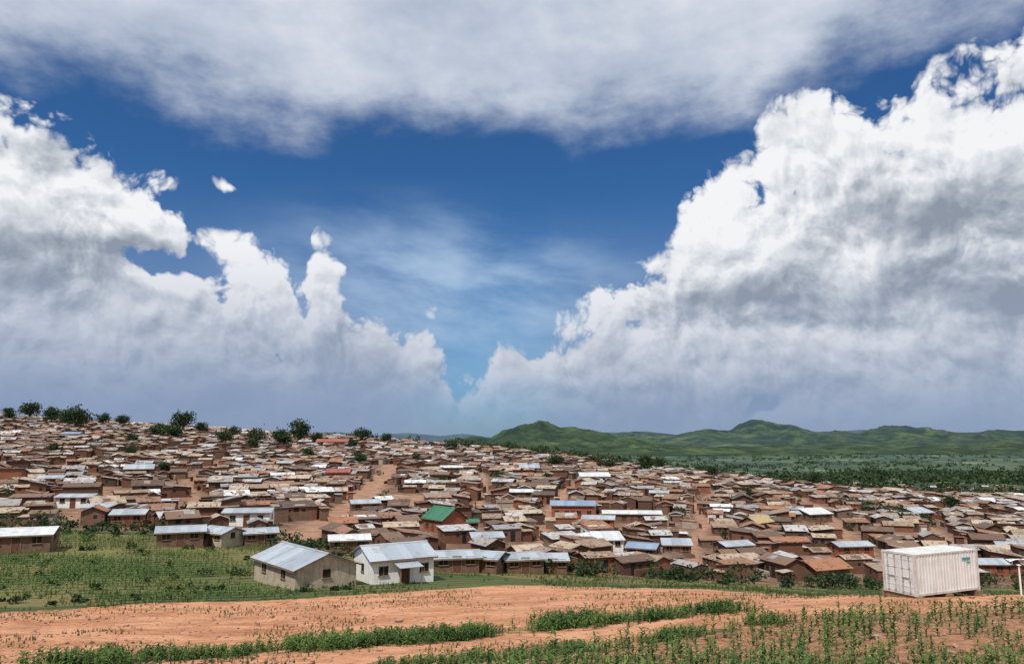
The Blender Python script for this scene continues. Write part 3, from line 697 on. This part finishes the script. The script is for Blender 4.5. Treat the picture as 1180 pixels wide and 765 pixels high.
def maize_t(rs,H,nl,seg=3,wk=.055):
    V=[];Q=[]
    for k in range(nl):
        a=k*2.6+rs.uniform(-.5,.5); z0=H*(.08+.72*k/nl); Ln=H*rs.uniform(.45,.75)*(1.1-.4*k/nl); wd=H*wk; up=rs.uniform(.9,1.3)
        dx,dy=math.cos(a),math.sin(a); n0=len(V)
        for s_ in range(seg+1):
            f=s_/seg; r=Ln*(f*.85); z=z0+Ln*(up*f*.8-.95*f*f); ww=wd*(1-f)**.6+.004
            V+= [(dx*r-dy*ww,dy*r+dx*ww,z),(dx*r+dy*ww,dy*r-dx*ww,z)]
        for s_ in range(seg): Q.append((n0+2*s_,n0+2*s_+1,n0+2*s_+3,n0+2*s_+2))
    n0=len(V); r=.018*H
    V+=[(-r,0,-.1),(r,0,-.1),(r*.4,0,H*.85),(-r*.4,0,H*.85),(0,-r,-.1),(0,r,-.1),(0,r*.4,H*.85),(0,-r*.4,H*.85)]
    Q+=[(n0,n0+1,n0+2,n0+3),(n0+4,n0+5,n0+6,n0+7)]
    return np.array(V,float),np.array(Q,int),np.zeros(len(Q),int)
MT=[maize_t(rs,1.,10) for _ in range(8)]; MTs=[maize_t(rs,1.,7,2,.07) for _ in range(6)]
def inst(name,pts,T_,mat):
    L=[]
    for x_,y_,h in pts:
        V,Q,Mi=T_[rs.integers(len(T_))]; L.append((xf(V,rs.uniform(0,6.3),(h,h,h*rs.uniform(.85,1.15)),(x_,y_,float(terrain(x_,y_)))),Q,Mi))
    V_,Q_,M_=merge(L); return bigmesh(name,V_,Q_,[mat],M_)
pts=[]
ra=R(24)
for i in range(-60,80):
    for j in range(-60,60):
        a_=i*1.15; b2=j*.62
        X_=20+b2*math.cos(ra)-a_*math.sin(ra)+rs.normal()*.13; Y_=35+b2*math.sin(ra)+a_*math.cos(ra)+rs.normal()*.13
        if X_<fx[0] or Y_>np.interp(X_,fx,fy) or Y_<18 or X_>38: continue
        if X_/Y_>.85: continue
        dn=vnoise(np.array([X_/4.]),np.array([Y_/4.]),8,3)[0]
        if rs.random()>(dn*2.4-.35): continue
        pts.append((X_,Y_,rs.uniform(.45,.95)*(.55+.95*dn)))
inst('maize_field',pts,MT,M_maize)
pts=[]
def along(poly,n,wd,hr,sd=12):
    seg=[np.linalg.norm(b-a) for a,b in zip(poly[:-1],poly[1:])]; tot=sum(seg); cs=np.cumsum([0]+seg)
    for k in range(n):
        s_=rs.uniform(0,tot); i=min(np.searchsorted(cs,s_)-1,len(seg)-1); i=max(i,0); f=(s_-cs[i])/seg[i]
        q=poly[i]*(1-f)+poly[i+1]*f+rs.normal(size=2)*wd
        dn=vnoise(np.array([q[0]/2.5]),np.array([q[1]/2.5]),sd,3)[0]
        if rs.random()>dn*2.6-.6: continue
        pts.append((q[0],q[1],rs.uniform(*hr)*(.5+dn)))
along(stripA,2500,.85,(.3,.75)); along(stripB,1000,.55,(.25,.6),17)
inst('maize_rows',pts,MT,M_maize)
pts=[]
ra=R(20)
cr,sr=math.cos(ra),math.sin(ra)
for i in range(0,60):
    for j in range(0,230):
        b2=-70+j*.58+rs.normal()*.1; a_=i*1.95+rs.normal()*.14
        X_=-40+b2*cr-(a_-30)*sr; Y_=70+b2*sr+(a_-30)*cr
        if Y_<40: continue
        uu=X_/Y_
        if uu<-.8 or Y_<dirt_top(uu)+1 or Y_>camp_bot(uu)-8 or uu>-.28: continue
        if (np.hypot(SP[:,0]-X_,SP[:,1]-Y_)<SP[:,2]).any(): continue
        dn=vnoise(np.array([X_/14.]),np.array([Y_/9.]),21,3)[0]
        if dn<.36: continue
        pts.append((X_,Y_,rs.uniform(.6,1.2)*(.6+.9*dn)))
inst('crop_field',pts,MTs,M_maize)
def tuft(rs):
    V=[];Q=[]
    for k in range(7):
        a=rs.uniform(0,6.28); r=rs.uniform(.02,.22); h=rs.uniform(.5,1.); bx,by=math.cos(a)*r,math.sin(a)*r; n0=len(V); lx=rs.uniform(-.25,.25); ly=rs.uniform(-.25,.25)
        c_,s_=math.cos(a+1.2)*.06,math.sin(a+1.2)*.06
        V+=[(bx-c_,by-s_,-.05),(bx+c_,by+s_,-.05),(bx+lx+c_*.2,by+ly+s_*.2,h),(bx+lx-c_*.2,by+ly-s_*.2,h)]; Q.append((n0,n0+1,n0+2,n0+3))
    return np.array(V),np.array(Q),np.zeros(len(Q),int)
TT=[tuft(rs) for _ in range(10)]
pts=[]
n=0
while len(pts)<14000 and n<90000:
    n+=1
    uu=rs.uniform(-.75,.75); yy=rs.uniform(26,122); x_=uu*yy
    if yy>camp_bot(uu): continue
    dn=vnoise(np.array([x_/6.]),np.array([yy/4.]),31,4)[0]
    if yy<dirt_top(uu):
        fr=(x_>fx[0] and yy<np.interp(x_,fx,fy))
        if dn<(.52 if fr else .55): continue
        pts.append((x_,yy,rs.uniform(.08,.28)))
    else:
        if dn<.50 : continue
        pts.append((x_,yy,rs.uniform(.15,.45)))
inst('grass',pts,TT,M_grass)
L=[]
for k in range(3200):
    uu=rs.uniform(-.75,.75); yy=rs.uniform(26,66); x_=uu*yy
    if yy>dirt_top(uu): continue
    s_=abs(rs.normal())*.06+.025; b_=B(); b_.box((0,0,0),(1,1,.7)); V,Q,Mi=b_.arr(); V=V+rs.normal(size=V.shape)*.16
    L.append((xf(V,rs.uniform(0,6),(s_*rs.uniform(.8,1.7),s_,s_),(x_,yy,float(terrain(x_,yy))+s_*.2)),Q,Mi))
V_,Q_,M_=merge(L); bigmesh('stones',V_,Q_,[M_stone],M_)

# ---------- shipping container ----------
C=(.5265*48.5,48.5); phi=R(24)
e=empty('shipping_container',(C[0],C[1],float(terrain(C[0]+1,C[1]+.8))-.05),phi)
L_,W_,H_=6.06,2.44,2.59; zb=.22
def corr(p0,dv,nv,ln,z0,z1,mat=0,pitch=.28,dep=.045):
    b_=B(); xs=[];s_=0
    while s_<ln-1e-6:
        for a,o in ((0,0),(.36,0),(.5,1),(.86,1)):
            q=s_+a*pitch
            if q<ln: xs.append((q,o*dep))
        s_+=pitch
    xs.append((ln,0))
    vs=[]
    for q,o in xs:
        for z in (z0,z1): vs.append((p0[0]+dv[0]*q-nv[0]*o,p0[1]+dv[1]*q-nv[1]*o,z))
    n=len(xs); b_.add(vs,[(2*i,2*i+2,2*i+3,2*i+1) for i in range(n-1)],mat); return b_
corr((.14,.03),(1,0),(0,-1),L_-.28,zb+.15,zb+H_-.11).obj('side_panel',[M_cont],e)
corr((.14,W_-.03),(1,0),(0,1),L_-.28,zb+.15,zb+H_-.11).obj('side_panel',[M_cont],e)
corr((L_-.03,.14),(0,1),(1,0),W_-.28,zb+.15,zb+H_-.11).obj('end_panel',[M_cont],e)
rf=B(); rf.box((L_/2,W_/2,zb+H_-.05),(L_-.2,W_-.2,.03))
for k in range(26): rf.box((.25+k*.223,W_/2,zb+H_-.025),(.11,W_-.34,.02))
rf.obj('roof_panel',[M_cont],e)
fr=B()
for a in (0.08,L_-.08):
    for b2 in (.08,W_-.08):
        fr.box((a,b2,zb+H_/2),(.16,.16,H_-.36))
        for zz in (zb+.09,zb+H_-.09): fr.box((a,b2,zz),(.185,.175,.18))
for b2 in (.06,W_-.06):
    fr.box((L_/2,b2,zb+.09),(L_-.36,.10,.14)); fr.box((L_/2,b2,zb+H_-.07),(L_-.36,.08,.10))
for a in (.06,L_-.06):
    fr.box((a,W_/2,zb+.09),(.10,W_-.36,.14)); fr.box((a,W_/2,zb+H_-.07),(.08,W_-.36,.12))
fr.box((L_/2,W_/2,zb+.1),(L_-.3,W_-.3,.06))
fr.obj('frame',[M_contf],e)
dr=B()
for s_ in (0,1):
    y0=.17+s_*1.06
    dr.box((.05,y0+.52,zb+H_/2),(.05,1.03,H_-.34),0)
    for zz in (.55,1.1,1.65,2.2): dr.box((.018,y0+.52,zb+zz),(.02,.9,.05),0)
    for b2 in (.26,.78):
        dr.box((-.01,y0+b2,zb+H_/2),(.045,.045,H_-.3),1)
        for zz in (.2,.9,1.7,2.4): dr.box((-.0,y0+b2,zb+zz),(.06,.13,.09),1)
    dr.box((-.03,y0+.52,zb+1.1),(.03,.5,.04),1)
dr.obj('doors',[M_cont,M_bar],e)
lb=B(); lb.box((4.9,.014,zb+2.05),(.75,.012,.16),0); lb.box((5.1,.014,zb+1.8),(.4,.012,.07),0); lb.obj('label',[M_label],e)
sl=B()
for a in (.25,2.9,L_-.3):
    sl.box((a,W_/2,zb-.2),(.3,W_+.5,.40),0)
sl.obj('timber_sleepers',[M_wood],e)
p=survey(1177,686); pb=B(); limb(pb,(0,0,-.4),(0,0,1.9),.06,.055,0,8); pb.box((0,0,1.93),(.2,.2,.06),0)
o=pb.obj('white_post',[M_white]); o.location=tuple(p)
for px_,py_,hh in ((762,572,6.5),(478,560,6.),(120,545,6),(905,590,6),(578,600,5.5),(330,560,6),(1010,600,6)):
    p=survey(px_,py_); pb=B(); limb(pb,(0,0,-.5),(0,0,hh),.11,.08,0,8); pb.box((0,0,hh-.5),(1.6,.1,.12),0); limb(pb,(-.6,0,hh-.45),(-.6,0,hh-.25),.05,.05); limb(pb,(.6,0,hh-.45),(.6,0,hh-.25),.05,.05)
    o=pb.obj('utility_pole',[M_wood]); o.location=tuple(p)
print('done')
